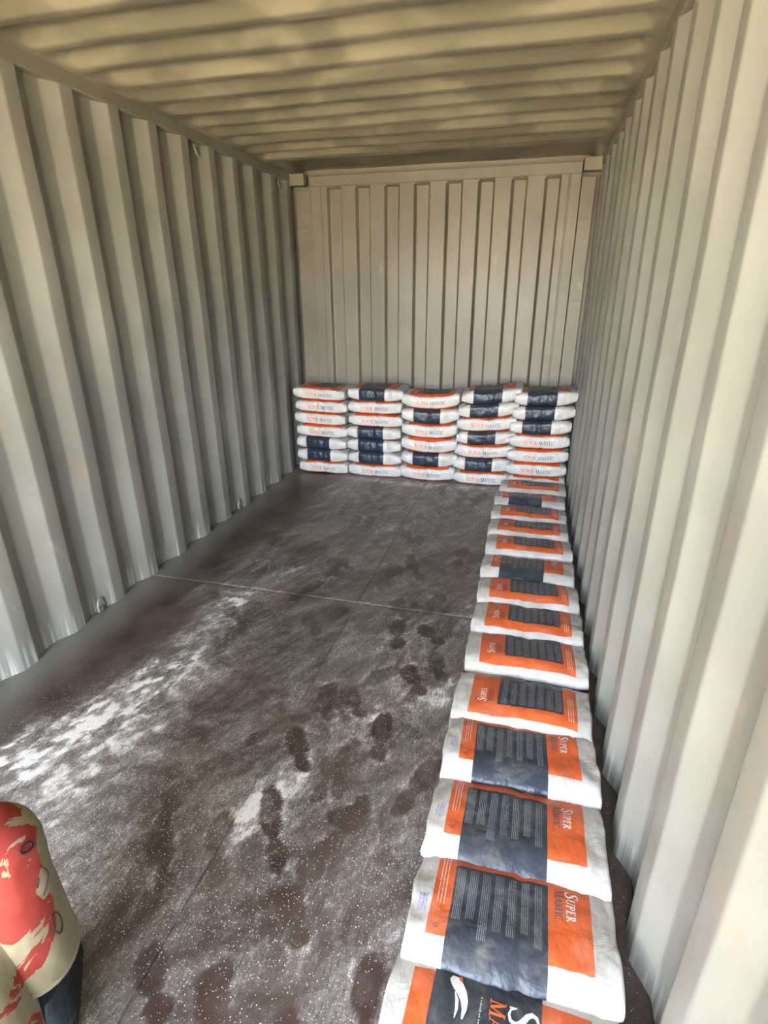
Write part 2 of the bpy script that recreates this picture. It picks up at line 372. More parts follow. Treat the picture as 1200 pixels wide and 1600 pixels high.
def floor_material():
    m = NT('dusty_painted_plywood'); c = m.objc()
    at = m.n('ShaderNodeAttribute', attribute_name='dust'); sep = m.n('ShaderNodeSeparateColor'); m.l(at.outputs['Color'], sep.inputs[0])
    dust, speck, spray = sep.outputs[0], sep.outputs[1], sep.outputs[2]
    warp = m.noise(c, 6, 3, 0.5)
    f1 = m.noise(c, 60, 5, 0.7); f2 = m.noise(m.mapping(c, (170, 26, 60), (0, 0, R(-28))), 1.0, 4, 0.65); f3 = m.noise(c, 260, 2, 0.6)
    nz = m.math('ADD', m.math('MULTIPLY', m.math('SUBTRACT', f1, 0.5), 1.0), m.math('MULTIPLY', m.math('SUBTRACT', f2, 0.5), 1.3))
    nz = m.math('ADD', nz, m.math('MULTIPLY', m.math('SUBTRACT', f3, 0.5), 0.8))
    amp = m.math('MINIMUM', m.math('MULTIPLY_ADD', dust, 2.6, 0.06), 1.0)
    dv = m.math('MULTIPLY_ADD', m.math('MULTIPLY', nz, amp), 0.80, dust)
    ramp = m.n('ShaderNodeValToRGB'); m.l(dv, ramp.inputs[0]); r = ramp.color_ramp
    base = m.mix(m.step(m.noise(c, 3.2, 4, 0.6), 0.35, 0.65), (0.046, 0.026, 0.021), (0.088, 0.064, 0.051))
    cr = [(0.0, (0, 0, 0, 1)), (0.15, (0.10,) * 3 + (1,)), (0.42, (0.36,) * 3 + (1,)), (0.72, (0.72,) * 3 + (1,)), (1.0, (1, 1, 1, 1))]
    r.elements[0].position = 0.0; r.elements[0].color = cr[0][1]; r.elements[1].position = 1.0; r.elements[1].color = cr[-1][1]
    for p_, c_ in cr[1:-1]: e = r.elements.new(p_); e.color = c_
    col = m.mix(ramp.outputs[0], base, m.mix(m.step(dv, 0.45, 0.95), (0.43, 0.41, 0.39), (0.74, 0.73, 0.71)))
    film = m.math('MULTIPLY', m.math('SUBTRACT', 1.0, spray), 0.10)
    # thin film of spray paint at the wall foot
    col = m.mix(m.math('MULTIPLY', spray, 0.80), col, (0.175, 0.177, 0.158))
    vo = m.n('ShaderNodeTexVoronoi', feature='F1'); m.l(c, vo.inputs['Vector']); vo.inputs['Scale'].default_value = 170; vo.inputs['Randomness'].default_value = 1.0
    sc = m.n('ShaderNodeSeparateColor'); m.l(vo.outputs['Color'], sc.inputs[0])
    size = m.math('MULTIPLY', m.math('SUBTRACT', m.math('MULTIPLY', speck, 0.42), m.math('MULTIPLY', sc.outputs[0], 1.0)), 0.9)
    pt = m.math('LESS_THAN', vo.outputs['Distance'], m.math('MINIMUM', m.math('MAXIMUM', size, 0.0), 0.26))
    col = m.mix(m.math('MULTIPLY', pt, 0.9), col, (0.86, 0.86, 0.84))
    v2 = m.n('ShaderNodeTexVoronoi', feature='F1'); m.l(c, v2.inputs['Vector']); v2.inputs['Scale'].default_value = 330
    s2 = m.n('ShaderNodeSeparateColor'); m.l(v2.outputs['Color'], s2.inputs[0])
    den = m.math('MULTIPLY_ADD', m.math('MAXIMUM', m.math('SUBTRACT', dust, 0.22), 0.0), 0.95, m.math('MULTIPLY', speck, 0.10))
    pt2 = m.math('MULTIPLY', m.math('LESS_THAN', s2.outputs[0], den), m.math('LESS_THAN', v2.outputs['Distance'], m.math('MULTIPLY_ADD', s2.outputs[1], 0.3, 0.15)))
    col = m.mix(m.math('MULTIPLY', pt2, 0.8), col, (0.84, 0.83, 0.81))
    m.set(Base_Color=col, Roughness=m.math('MULTIPLY_ADD', ramp.outputs[0], 0.55, 0.36))
    h = m.math('ADD', m.math('MULTIPLY', dv, 1.0), m.math('MULTIPLY', pt, 0.8))
    m.bump(m.math('ADD', h, m.math('MULTIPLY', f1, 0.35)), 0.55, 0.004)
    return m.m
M_FLOOR = floor_material()
M_SUB = plain('dark_subfloor', (0.03, 0.025, 0.02), 0.9)
bm = bmesh.new(); box(bm, -W2 - 0.05, W2 + 0.05, Y0, YB + 0.13, -0.06, -0.026)
floor = kind(bm_obj('floor', bm, M_SUB), 'brown painted plywood container floor covered in white powder and footprints')
def sheet(x0, x1, y0, y1):
    st = 0.0085; nx = int((x1 - x0) / st) + 1; ny = int((y1 - y0) / st) + 1
    if y0 > 2.0: ny = int((y1 - y0) / (st * 1.6)) + 1
    gx = np.linspace(x0, x1, nx + 1); gy = np.linspace(y0, y1, ny + 1); X, Y = np.meshgrid(gx, gy)
    d, s, p = floor_maps(X, Y)
    e = np.minimum(np.minimum(X - x0, x1 - X), np.minimum(Y - y0, y1 - Y))
    Z = -0.0016 * np.exp(-(e / 0.004) ** 2) + 0.0010 * d + 0.0015 * (fbm(X * 1.5, Y * 1.5, 2) - 0.5)
    V = np.stack([X, Y, Z], -1).reshape(-1, 3); n = nx + 1
    i = (np.arange(ny)[:, None] * n + np.arange(nx)[None]).ravel()
    F = np.stack([i, i + 1, i + n + 1, i + n], -1)
    me = bpy.data.meshes.new('plywood_sheet')
    loop = list(range(n)) + [k * n + n - 1 for k in range(1, ny + 1)] + [ny * n + k for k in range(n - 2, -1, -1)] + [k * n for k in range(ny - 1, 0, -1)]
    nv = len(V); low = V[loop].copy(); low[:, 2] = -0.026; V2 = np.concatenate([V, low])
    m_ = len(loop); F2 = [(loop[k], nv + k, nv + (k + 1) % m_, loop[(k + 1) % m_]) for k in range(m_)]
    F2 = np.array(F2); FF = np.concatenate([F, F2])
    me.vertices.add(len(V2)); me.vertices.foreach_set('co', V2.astype(np.float32).ravel())
    me.loops.add(FF.size); me.loops.foreach_set('vertex_index', FF.astype(np.int32).ravel())
    me.polygons.add(len(FF)); me.polygons.foreach_set('loop_start', np.arange(0, FF.size, 4, dtype=np.int32))
    me.polygons.foreach_set('use_smooth', np.ones(len(FF), bool))
    me.update(calc_edges=True)
    a = me.attributes.new('dust', 'FLOAT_COLOR', 'POINT')
    colr = np.zeros((len(V2), 4), np.float32); colr[:nv, 0] = d.ravel(); colr[:nv, 1] = s.ravel(); colr[:nv, 2] = p.ravel(); colr[:, 3] = 1
    a.data.foreach_set('color', colr.ravel())
    me.materials.append(M_FLOOR)
    return link(bpy.data.objects.new('plywood_sheet', me), floor)
g = 0.0006
for x0, x1 in ((-W2 - 0.04, 0.055 - g), (0.055 + g, W2 + 0.04)):
    for y0, y1 in ((Y0, -0.05 - g), (-0.05 + g, 2.36 - g), (2.36 + g, YB + 0.12)):
        sheet(x0, x1, y0, y1)

# ground outside the doorway, where the daylight bounces in
m = NT('dry_earth'); c = m.objc()
m.set(Base_Color=m.mix(m.step(m.noise(c, 0.8, 6, 0.6), 0.35, 0.65), (0.42, 0.34, 0.20), (0.56, 0.46, 0.29)), Roughness=0.95)
m.bump(m.noise(c, 6, 6, 0.7), 0.6, 0.05)
bm = bmesh.new(); bmesh.ops.create_grid(bm, x_segments=60, y_segments=60, size=20)
for v in bm.verts: v.co.z = -0.22 + mnoise.noise(v.co * 0.35) * 0.05
bm.transform(Matrix.Translation((0, -8, 0)))
gr = kind(bm_obj('ground', bm, m.m, smooth=True), 'dry earth ground outside the container'); gr.name = 'ground'

# ------------------------------------------------------------------ bags
BL, BW, BT, BP = 0.49, 0.315, 0.115, 0.74
NAVY_X = (-0.145, 0.085); OR_X = (-0.192, 0.185)
def bag_material():
    m = NT('printed_bag_film'); uv = m.n('ShaderNodeUVMap', uv_map='print'); sep = m.n('ShaderNodeSeparateXYZ'); m.l(uv.outputs[0], sep.inputs[0])
    x = m.math('MULTIPLY_ADD', sep.outputs[0], BL, -BL / 2); s = m.math('MULTIPLY', sep.outputs[1], BP)
    info = m.n('ShaderNodeObjectInfo').outputs['Random']
    oc = m.objc()
    # white film, faintly dirty
    dirt = m.noise(oc, 9, 5, 0.65)
    white = m.mix(m.step(dirt, 0.35, 0.75), (0.60, 0.59, 0.575), (0.48, 0.465, 0.435))
    orange = m.mix(m.noise(oc, 14, 3, 0.5), (0.66, 0.098, 0.012), (0.74, 0.125, 0.020))
    navy = m.mix(m.noise(oc, 11, 4, 0.6), (0.012, 0.020, 0.036), (0.020, 0.034, 0.058))
    top = m.rng(s, 0.075, 0.327); bot = m.rng(s, 0.413, 0.665)
    o_m = m.math('MULTIPLY', m.rng(x, *OR_X), m.math('ADD', top, bot))
    n_m = m.math('MULTIPLY', m.rng(x, *NAVY_X), m.math('SUBTRACT', 1.0, m.rng(s, 0.274, 0.466)))
    col = m.mix(o_m, white, orange); col = m.mix(n_m, col, navy)
    # columns of fine print on the back panel: thin lines across the bag
    lx = m.math('DIVIDE', m.math('ADD', x, 0.145), 0.0046); li = m.math('FLOOR', lx); lf = m.math('FRACT', lx)
    grp = m.math('FRACT', m.math('DIVIDE', m.math('ADD', x, 0.139), 0.0320))
    line = m.math('MULTIPLY', m.rng(lf, 0.30, 0.66), m.math('LESS_THAN', grp, 0.62))
    cmb = m.n('ShaderNodeCombineXYZ'); m.l(m.math('MULTIPLY', s, 330.0), cmb.inputs[0]); m.l(m.math('MULTIPLY', li, 7.3), cmb.inputs[1])
    word = m.math('GREATER_THAN', m.noise(cmb.outputs[0], 1.0, 1, 0.5), 0.36)
    cmb2 = m.n('ShaderNodeCombineXYZ'); m.l(m.math('FLOOR', m.math('DIVIDE', m.math('ADD', x, 0.139), 0.0320)), cmb2.inputs[0])
    wn = m.n('ShaderNodeTexWhiteNoise', noise_dimensions='2D'); m.l(cmb2.outputs[0], wn.inputs['Vector'])
    s_lo = m.math('MULTIPLY_ADD', wn.outputs['Value'], 0.05, 0.080)
    area = m.math('MULTIPLY', m.math('GREATER_THAN', s, s_lo), m.math('LESS_THAN', s, 0.264))
    area = m.math('MULTIPLY', area, m.rng(x, -0.139, 0.078))
    fine = m.math('MULTIPLY', m.math('MULTIPLY', line, word), area)
    col = m.mix(m.math('MULTIPLY', fine, 0.40), col, (0.55, 0.60, 0.66))
    # three short lines of print on the narrow orange strip
    sl = m.math('MULTIPLY', m.rng(m.math('FRACT', m.math('DIVIDE', m.math('ADD', x, 0.182), 0.008)), 0.3, 0.62), m.math('MULTIPLY', m.rng(x, -0.182, -0.158), m.rng(s, 0.155, 0.30)))
    col = m.mix(m.math('MULTIPLY', m.math('MULTIPLY', sl, word), 0.6), col, (0.92, 0.80, 0.70))
    # grey weight marks on the white beside the navy band, on the narrow side
    sm = m.math('MULTIPLY', m.rng(x, 0.105, 0.150), m.math('ADD', m.rng(s, 0.0, 0.025), m.rng(s, 0.718, 0.74)))
    sml = m.math('MULTIPLY', m.math('MULTIPLY', sm, word), m.rng(m.math('FRACT', m.math('DIVIDE', x, 0.011)), 0.2, 0.55))
    col = m.mix(m.math('MULTIPLY', sml, 0.7), col, (0.30, 0.32, 0.36))
    # blue ink stamp on the white end
    cb = m.n('ShaderNodeCombineXYZ'); m.l(m.math('ADD', m.math('MULTIPLY', x, 210.0), m.math('MULTIPLY', info, 40.0)), cb.inputs[0]); m.l(m.math('MULTIPLY', s, 330.0), cb.inputs[1])
    ink = m.rng(m.noise(cb.outputs[0], 1.0, 2, 0.5), 0.47, 0.56)
    st = m.math('MULTIPLY', m.math('MULTIPLY', m.rng(x, -0.226, -0.202), m.rng(s, 0.125, 0.175)), m.math('GREATER_THAN', m.math('FRACT', m.math('DIVIDE', m.math('ADD', x, 0.226), 0.009)), 0.25))
    col = m.mix(m.math('MULTIPLY', m.math('MULTIPLY', st, ink), 0.85), col, (0.08, 0.09, 0.50))
    # powder settled on the film
    geo = m.n('ShaderNodeNewGeometry'); sz = m.n('ShaderNodeSeparateXYZ'); m.l(geo.outputs['Normal'], sz.inputs[0])
    up = m.step(sz.outputs[2], 0.55, 0.98)
    pw = m.noise(geo.outputs['Position'], 13, 6, 0.68, 0.6)
    pm = m.math('MULTIPLY', up, m.step(pw, 0.44, 0.72))
    col = m.mix(m.math('MULTIPLY_ADD', pm, 0.24, m.math('MULTIPLY', up, 0.07)), col, (0.33, 0.31, 0.26))
    m.set(Base_Color=col, Roughness=m.math('MULTIPLY_ADD', pm, 0.4, 0.36), Specular_IOR_Level=0.45)
    # creases in the film
    vo = m.n('ShaderNodeTexVoronoi', feature='F1'); m.l(m.mapping(oc, (22, 14, 18), (0.3, 0.2, 0.6)), vo.inputs['Vector']); vo.inputs['Scale'].default_value = 1.0
    w1 = m.noise(oc, 13, 3, 0.55, 0.5)
    w2 = m.noise(m.mapping(oc, (60, 22, 40), (0.3, 0.2, 0.5)), 1.0, 3, 0.55, 0.4)
    hh = m.math('ADD', m.math('MULTIPLY', vo.outputs['Distance'], 0.7), m.math('ADD', m.math('MULTIPLY', w1, 1.6), m.math('MULTIPLY', w2, 0.45)))
    m.bump(hh, 0.85, 0.005)
    return m.m
M_BAG = bag_material()
M_WHITE = plain('white_ink', (0.82, 0.82, 0.80), 0.5); M_DARK = plain('dark_ink', (0.10, 0.10, 0.14), 0.5); M_ORANGE = plain('orange_ink', (0.78, 0.16, 0.04), 0.5)

# --- capitals drawn as strokes with serifs, em box of height 1
def arc(cx, cy, rx, ry, a0, a1, n, w_thick, w_thin, rot=0):
    return [(cx + rx * math.cos(R(a0 + (a1 - a0) * k / n)), cy + ry * math.sin(R(a0 + (a1 - a0) * k / n)),
             w_thin + (w_thick - w_thin) * abs(math.cos(R(a0 + (a1 - a0) * k / n)))) for k in range(n + 1)]
TK, TN = 0.16, 0.07
def seg(x0, y0, x1, y1, w): return [(x0, y0, w), ((x0 + x1) / 2, (y0 + y1) / 2, w), (x1, y1, w)]
def serif(x, y, w=0.34): return seg(x - w / 2, y, x + w / 2, y, 0.06)
GL = {
 'S': (0.62, [[(0.52, 0.80, 0.05), (0.46, 0.92, 0.07), (0.32, 0.97, 0.08), (0.16, 0.90, 0.12), (0.11, 0.76, 0.15), (0.20, 0.62, 0.17), (0.34, 0.52, 0.18), (0.48, 0.39, 0.17), (0.53, 0.24, 0.15), (0.45, 0.09, 0.11), (0.28, 0.03, 0.08), (0.13, 0.08, 0.07), (0.07, 0.22, 0.05)], seg(0.53, 0.97, 0.53, 0.74, 0.05), seg(0.06, 0.03, 0.06, 0.28, 0.05)]),
 'U': (0.84, [seg(0.20, 1, 0.20, 0.35, TK), arc(0.44, 0.33, 0.24, 0.30, 180, 360, 8, TK * 0.8, TN), seg(0.68, 0.33, 0.68, 1, TN), serif(0.20, 0.97), serif(0.68, 0.97, 0.28)]),
 'P': (0.68, [seg(0.20, 0, 0.20, 1, TK), arc(0.26, 0.72, 0.30, 0.25, 90, -90, 8, TK, TN), seg(0.2, 0.97, 0.28, 0.97, TN), serif(0.20, 0.03), serif(0.12, 0.97, 0.2)]),
 'E': (0.70, [seg(0.20, 0, 0.20, 1, TK), seg(0.06, 0.97, 0.58, 0.97, TN), seg(0.2, 0.52, 0.50, 0.52, TN), seg(0.06, 0.03, 0.60, 0.03, TN), seg(0.59, 0.99, 0.59, 0.82, 0.05), seg(0.61, 0.01, 0.61, 0.2, 0.05)]),
 'R': (0.78, [seg(0.20, 0, 0.20, 1, TK), arc(0.26, 0.74, 0.28, 0.23, 90, -90, 8, TK, TN), seg(0.2, 0.97, 0.28, 0.97, TN), seg(0.30, 0.50, 0.68, 0.03, TK), serif(0.20, 0.03), serif(0.12, 0.97, 0.2), serif(0.70, 0.03, 0.2)]),
 'M': (1.02, [seg(0.18, 0, 0.20, 1, TN), seg(0.20, 0.98, 0.52, 0.05, TK), seg(0.52, 0.05, 0.82, 0.98, TN), seg(0.84, 1, 0.86, 0, TK), serif(0.18, 0.03, 0.28), serif(0.86, 0.03, 0.32), serif(0.13, 0.97, 0.2), serif(0.90, 0.97, 0.2)]),
 'A': (0.84, [seg(0.14, 0, 0.43, 1, TN), seg(0.43, 1, 0.72, 0, TK), seg(0.24, 0.36, 0.60, 0.36, TN), serif(0.13, 0.03, 0.26), serif(0.72, 0.03, 0.30)]),
 'T': (0.74, [seg(0.37, 0, 0.37, 1, TK), seg(0.05, 0.97, 0.69, 0.97, TN), seg(0.05, 0.99, 0.05, 0.82, 0.05), seg(0.69, 0.99, 0.69, 0.82, 0.05), serif(0.37, 0.03)]),
 'I': (0.40, [seg(0.20, 0, 0.20, 1, TK), serif(0.20, 0.03), serif(0.20, 0.97)]),
 'C': (0.78, [arc(0.46, 0.50, 0.34, 0.47, 45, 315, 14, TK, TN), seg(0.70, 0.95, 0.70, 0.70, 0.05)]),
 ' ': (0.40, []),
}
def strokes_of(word, big_first=1.0, track=0.06):
    out = []; x = 0
    for i, ch in enumerate(word):
        w, st = GL[ch]; k = big_first if (i == 0) else 1.0; dy = -(k - 1) * 0.25
        for s_ in st: out.append([(x + a * k, b * k + dy, c * k) for a, b, c in s_])
        x += (w + track) * k
    return out, x

def bag_grid(seed, L=BL, W=BW, T=BT, bend=0.0, tilt=0.0, end=0.50, amp=1.0, edge=0.30, box_=4.2, boz=2.7):
    """closed pillow: rings along x; returns positions P[i, j], u params, section params"""
    rnd = random.Random(seed); off = Vector((rnd.uniform(-50, 50), rnd.uniform(-50, 50), rnd.uniform(-50, 50)))
    us = [-1.0, -1.0, -0.994, -0.982, -0.955] + list(np.linspace(-0.92, 0.92, 37)) + [0.955, 0.982, 0.994, 1.0, 1.0]
    NS = 56; P = np.zeros((len(us), NS, 3))
    ph = np.linspace(0, 2 * math.pi, 721)[:-1]; n_ = 2 / box_
    c0 = np.cos(ph); s0 = np.sin(ph)
    sy = -np.sign(c0) * np.abs(c0) ** n_; sz = np.sign(s0) * np.abs(s0) ** (2 / boz)
    skew = rnd.uniform(-0.01, 0.01)
    for i, u in enumerate(us):
        a = abs(u); cap = 1.0
        w = W / 2 * (1 - 0.05 * a ** 6 + 0.02 * math.sin(u * 3 + seed)); t = T / 2 * (1 - (1 - end) * a ** 5)
        if i in (0, len(us) - 1): w *= 0.55; t *= 0.10
        elif i in (1, len(us) - 2): w *= 0.86; t *= 0.62
        elif i in (2, len(us) - 3): w *= 0.95; t *= 0.84
        yy = sy * w; zz = sz * t
        # long edges a little thinner than the belly
        zz = zz * (1 - edge * np.abs(sy) ** 4)
        d = np.hypot(np.diff(np.append(yy, yy[0])), np.diff(np.append(zz, zz[0]))); cum = np.concatenate([[0], np.cumsum(d)])
        tgt = np.arange(NS) / NS * cum[-1]
        py = np.interp(tgt, cum, np.append(yy, yy[0])); pz = np.interp(tgt, cum, np.append(zz, zz[0]))
        xx = u * L / 2
        for j in range(NS):
            p = Vector((xx, py[j], pz[j]))
            q_ = p * 1.0 + off
            n1 = mnoise.noise(q_ * 9); n2 = mnoise.noise(Vector((q_.x * 34, q_.y * 16, q_.z * 20)))
            rid = 1 - abs(mnoise.noise(Vector((q_.x * 24, q_.y * 13, q_.z * 9)) + Vector((7, 3, 1)))) * 2.2
            ends = 0.35 + 1.2 * max(0, (abs(u) - 0.55)) * 2
            dz = (n1 * 0.006 + n2 * 0.0022 * ends - max(0, rid - 0.55) * 0.008 * ends) * amp
            sgn = 1 if pz[j] > 0 else -0.35
            crease = -0.004 * amp * math.exp(-((p.x - 0.02 * math.sin(seed)) / 0.012) ** 2) if abs(py[j]) > W * 0.25 else -0.0015 * amp * math.exp(-(p.x / 0.02) ** 2)
            p.z += (dz + crease) * sgn
            p.y += np.sign(py[j]) * (n2 * 0.0035 * amp + crease * 0.8) * (abs(py[j]) / (W / 2)) ** 2
            p.x += (mnoise.noise(q_ * 14 + Vector((9, 9, 9))) * 0.006 * amp) * (1 if a > 0.9 else 0.15)
            p.x += skew * p.y / W
            p.z += bend * (u * u) + tilt * u
            P[i, j] = p
    return P, np.array(us), NS
def build_bag(name, seed, texts, **k):
    P, us, NS = bag_grid(seed, **k); ni = len(us); L = k.get('L', BL)
    V = P.reshape(-1, 3); F = []; UV = []
    uu = (us * 0.5 + 0.5)
    for i in range(ni - 1):
        for j in range(NS):
            j2 = (j + 1) % NS; F.append((i * NS + j, i * NS + j2, (i + 1) * NS + j2, (i + 1) * NS + j))
            v0, v1 = j / NS, (j + 1) / NS
            UV += [(uu[i], v0), (uu[i], v1), (uu[i + 1], v1), (uu[i + 1], v0)]
    F.append(tuple(range(NS))[::-1]); UV += [(0.0, (NS - 1 - j) / NS) for j in range(NS)]
    F.append(tuple((ni - 1) * NS + j for j in range(NS))); UV += [(1.0, j / NS) for j in range(NS)]
    bag = mesh_obj(name, V, F, M_BAG, smooth=True, uvs=UV)
    # outward normals of the grid
    dj = np.roll(P, -1, 1) - np.roll(P, 1, 1); di = np.zeros_like(P); di[1:-1] = P[2:] - P[:-2]; di[0] = P[1] - P[0]; di[-1] = P[-1] - P[-2]
    N = np.cross(dj, di); N /= np.maximum(1e-9, np.linalg.norm(N, axis=2, keepdims=True))
    cen = P.mean(axis=(0, 1)); 
    if np.sum(N * (P - cen)) < 0: N = -N
    xg = us * BL / 2
    def surf(x, s):
        x = min(max(x, -0.24), 0.24); i = int(np.searchsorted(xg, x)) - 1; i = min(max(i, 0), ni - 2)
        fi = (x - xg[i]) / max(1e-9, xg[i + 1] - xg[i]); fj = (s / BP * NS) % NS; j = int(fj); fj -= j; j2 = (j + 1) % NS; j %= NS
        b = lambda A: (A[i, j] * (1 - fi) + A[i + 1, j] * fi) * (1 - fj) + (A[i, j2] * (1 - fi) + A[i + 1, j2] * fi) * fj
        return b(P) + b(N) * 0.0009
    LV, LF, LM = [], [], []
    def flush(nm):
        if LV: mesh_obj(nm, list(LV), list(LF), [M_WHITE, M_DARK, M_ORANGE], bag, mi=list(LM))
        LV.clear(); LF.clear(); LM.clear()
    def draw(strokes, h, fn, mi):
        for st in strokes:
            a = np.array(st); p = a[:, :2] * h; t = np.gradient(p, axis=0); t /= np.maximum(1e-9, np.linalg.norm(t, axis=1, keepdims=True))
            nn = np.stack([-t[:, 1], t[:, 0]], -1); hw = a[:, 2:3] * h / 2
            b0 = len(LV)
            for q0, q1 in zip(p + nn * hw, p - nn * hw): LV.append(surf(*fn(*q0))); LV.append(surf(*fn(*q1)))
            for k_ in range(len(p) - 1): LF.append((b0 + 2 * k_, b0 + 2 * k_ + 1, b0 + 2 * k_ + 3, b0 + 2 * k_ + 2)); LM.append(mi)
    if 'side' in texts:
        h = 0.027; s1, w1 = strokes_of('SUPER', 1.15); s2, w2 = strokes_of('MASTIC', 1.15)
        tot = (w1 + 0.35 + w2) * h; x0 = tot / 2 - 0.005
        draw(s1, h, lambda a, b: (x0 - a, BP / 2 + 0.018 - b), 2)
        draw(s2, h, lambda a, b: (x0 - (w1 + 0.35) * h - a, BP / 2 + 0.018 - b), 1)
        flush('side_lettering')
    if 'back' in texts:
        s1, w1 = strokes_of('SUPER', 1.55, 0.02); s2, w2 = strokes_of('MASTIC', 1.3, 0.0)
        draw(s1, 0.0205, lambda a, b: (0.128 + b, 0.268 - a), 0)
        draw(s2, 0.0180, lambda a, b: (0.101 + b, 0.268 - a), 1)
        flush('panel_lettering')
        draw([[(0.2, 0.1, 0.1), (0.5, 0, 0.12), (0.8, 0.2, 0.1), (0.7, 0.6, 0.1), (0.3, 0.7, 0.1), (0.2, 0.3, 0.1)]], 0.016, lambda a, b: (-0.176 + b, 0.105 - a), 1)
        flush('recycling_mark')
    if 'front' in texts:
        s1, w1 = strokes_of('SUPER', 1.0); s2, w2 = strokes_of('MASTIC', 1.0)
        s0 = 0.640
        draw(strokes_of('SUPER', 1.5, 0.03)[0], 0.043, lambda a, b: (0.022 + b, s0 - a), 0)
        draw(strokes_of('MASTIC', 1.3, 0.03)[0], 0.026, lambda a, b: (-0.020 + b, s0 + 0.002 - a), 2)
        flush('panel_lettering')
        rr_ = random.Random(3)
        for ln, x_ in enumerate((-0.042,)):
            a_ = 0.0
            while a_ < 0.11:
                w_ = rr_.uniform(0.002, 0.0045); hh_ = rr_.choice((0.0022, 0.0022, 0.0038))
                draw([seg(a_, 0, a_, hh_, 0.0009), seg(a_, hh_, a_ + w_ * 0.6, hh_ * 0.9, 0.0008), seg(a_ + w_ * 0.6, 0, a_ + w_ * 0.6, hh_ * 0.6, 0.0009)], 1.0, lambda a, b, x_=x_: (x_ + b, s0 - 0.004 - a), 0)
                a_ += w_ + (0.003 if rr_.random() < 0.2 else 0.0006)
        flush('small_lettering')
        # curved white swoosh with a small orange head
        draw([[(0.00, 0.10, 0.20), (0.10, 0.26, 0.42), (0.28, 0.42, 0.46), (0.52, 0.62, 0.40), (0.80, 0.76, 0.30), (1.10, 0.80, 0.20), (1.45, 0.76, 0.06)],
              [(0.55, 0.34, 0.04), (0.85, 0.46, 0.13), (1.15, 0.50, 0.12), (1.5, 0.46, 0.03)]], 0.052, lambda a, b: (-0.082 - 0.052 * 0.62 + b, s0 + 0.020 - a), 0)
        draw([[(-0.14, 0.26, 0.05), (-0.06, 0.30, 0.20), (0.03, 0.32, 0.18), (0.1, 0.30, 0.05)]], 0.046, lambda a, b: (-0.082 - 0.046 * 0.45 + b, s0 + 0.020 - a), 2)
        flush('swoosh_emblem')
        for q_ in (0.105, 0.135):
            draw(strokes_of('SUPER' if q_ < 0.12 else 'MASTIC', 1.0)[0], 0.016, lambda a, b, q_=q_: (q_ + b, s0 - 0.02 - a), 0 if q_ > 0.12 else 1)
        flush('strip_lettering')
    return bag

def tag(o, label, cat, group): o['label'] = label; o['category'] = cat; o['group'] = group

# --- stacks against the back wall.  'T': lettered side faces the doorway, 'N': navy band faces the doorway
YS = 4.36
stacks = [  # x centre, length, layers bottom to top, thickness pitch, bend, tilt, lean (x shift per layer)
    (-0.885, 0.462, 'TNNTTTT', 0.107, 0.002, -0.002, 0.000, 'against the left wall', 0.0),
    (-0.410, 0.470, 'TNNNTTN', 0.109, 0.004, 0.000, 0.002, 'second from left', 0.0),
    (0.050, 0.468, 'TNTTNT', 0.121, 0.022, 0.002, 0.003, 'in the middle', 0.0),
    (0.500, 0.470, 'TNTNTNN', 0.112, 0.014, 0.008, 0.006, 'second from right', 0.0),
    (0.925, 0.462, 'TTTTNNN', 0.113, 0.008, 0.004, 0.004, 'against the right wall', 0.03),
]
ORD = ['bottom', 'second from the bottom', 'third from the bottom', 'fourth from the bottom', 'fifth from the bottom', 'sixth from the bottom', 'top']
seed = 11
for cx, L, lay, pz, bend, tilt, lean, where, fwd_ in stacks:
    rn = random.Random(seed * 7)
    for k, ty in enumerate(lay):
        seed += 1
        b = 0.25 * bend + bend * min(1.0, k / 2.5 + 0.25)
        if len(lay) == 6 and k == 0: b = bend * 0.9
        s_ = -1 if ty == 'T' else 1                           # turned half round for the lettered side
        T = pz * 1.02
        o = build_bag('building_material_bag', seed, ('side', 'back'), L=L, T=T, bend=b, tilt=s_ * tilt * k * 0.6, end=0.60 if k else 0.7, amp=1.5, edge=0.0, box_=6.5, boz=4.6)
        top = ' (top)' if False else ''
        o.location = (cx + lean * k + rn.uniform(-0.008, 0.008), YS + BW / 2 + rn.uniform(-0.008, 0.008) - fwd_, pz * (k + 0.5) + 0.004)
        o.rotation_euler = (0, 0, (math.pi if s_ < 0 else 0) + rn.uniform(-0.02, 0.02))
        pos = ORD[k]
        look = 'lettered white side' if ty == 'T' else 'navy band'
        place = 'topmost' if k == len(lay) - 1 else ('bottom' if k == 0 else ('second', 'third', 'fourth', 'fifth', 'sixth')[k - 1] + ' up')
        tag(o, f'bag with {look} outward, {place} in the stack {where}', 'bag', 'bags stacked along the back wall')

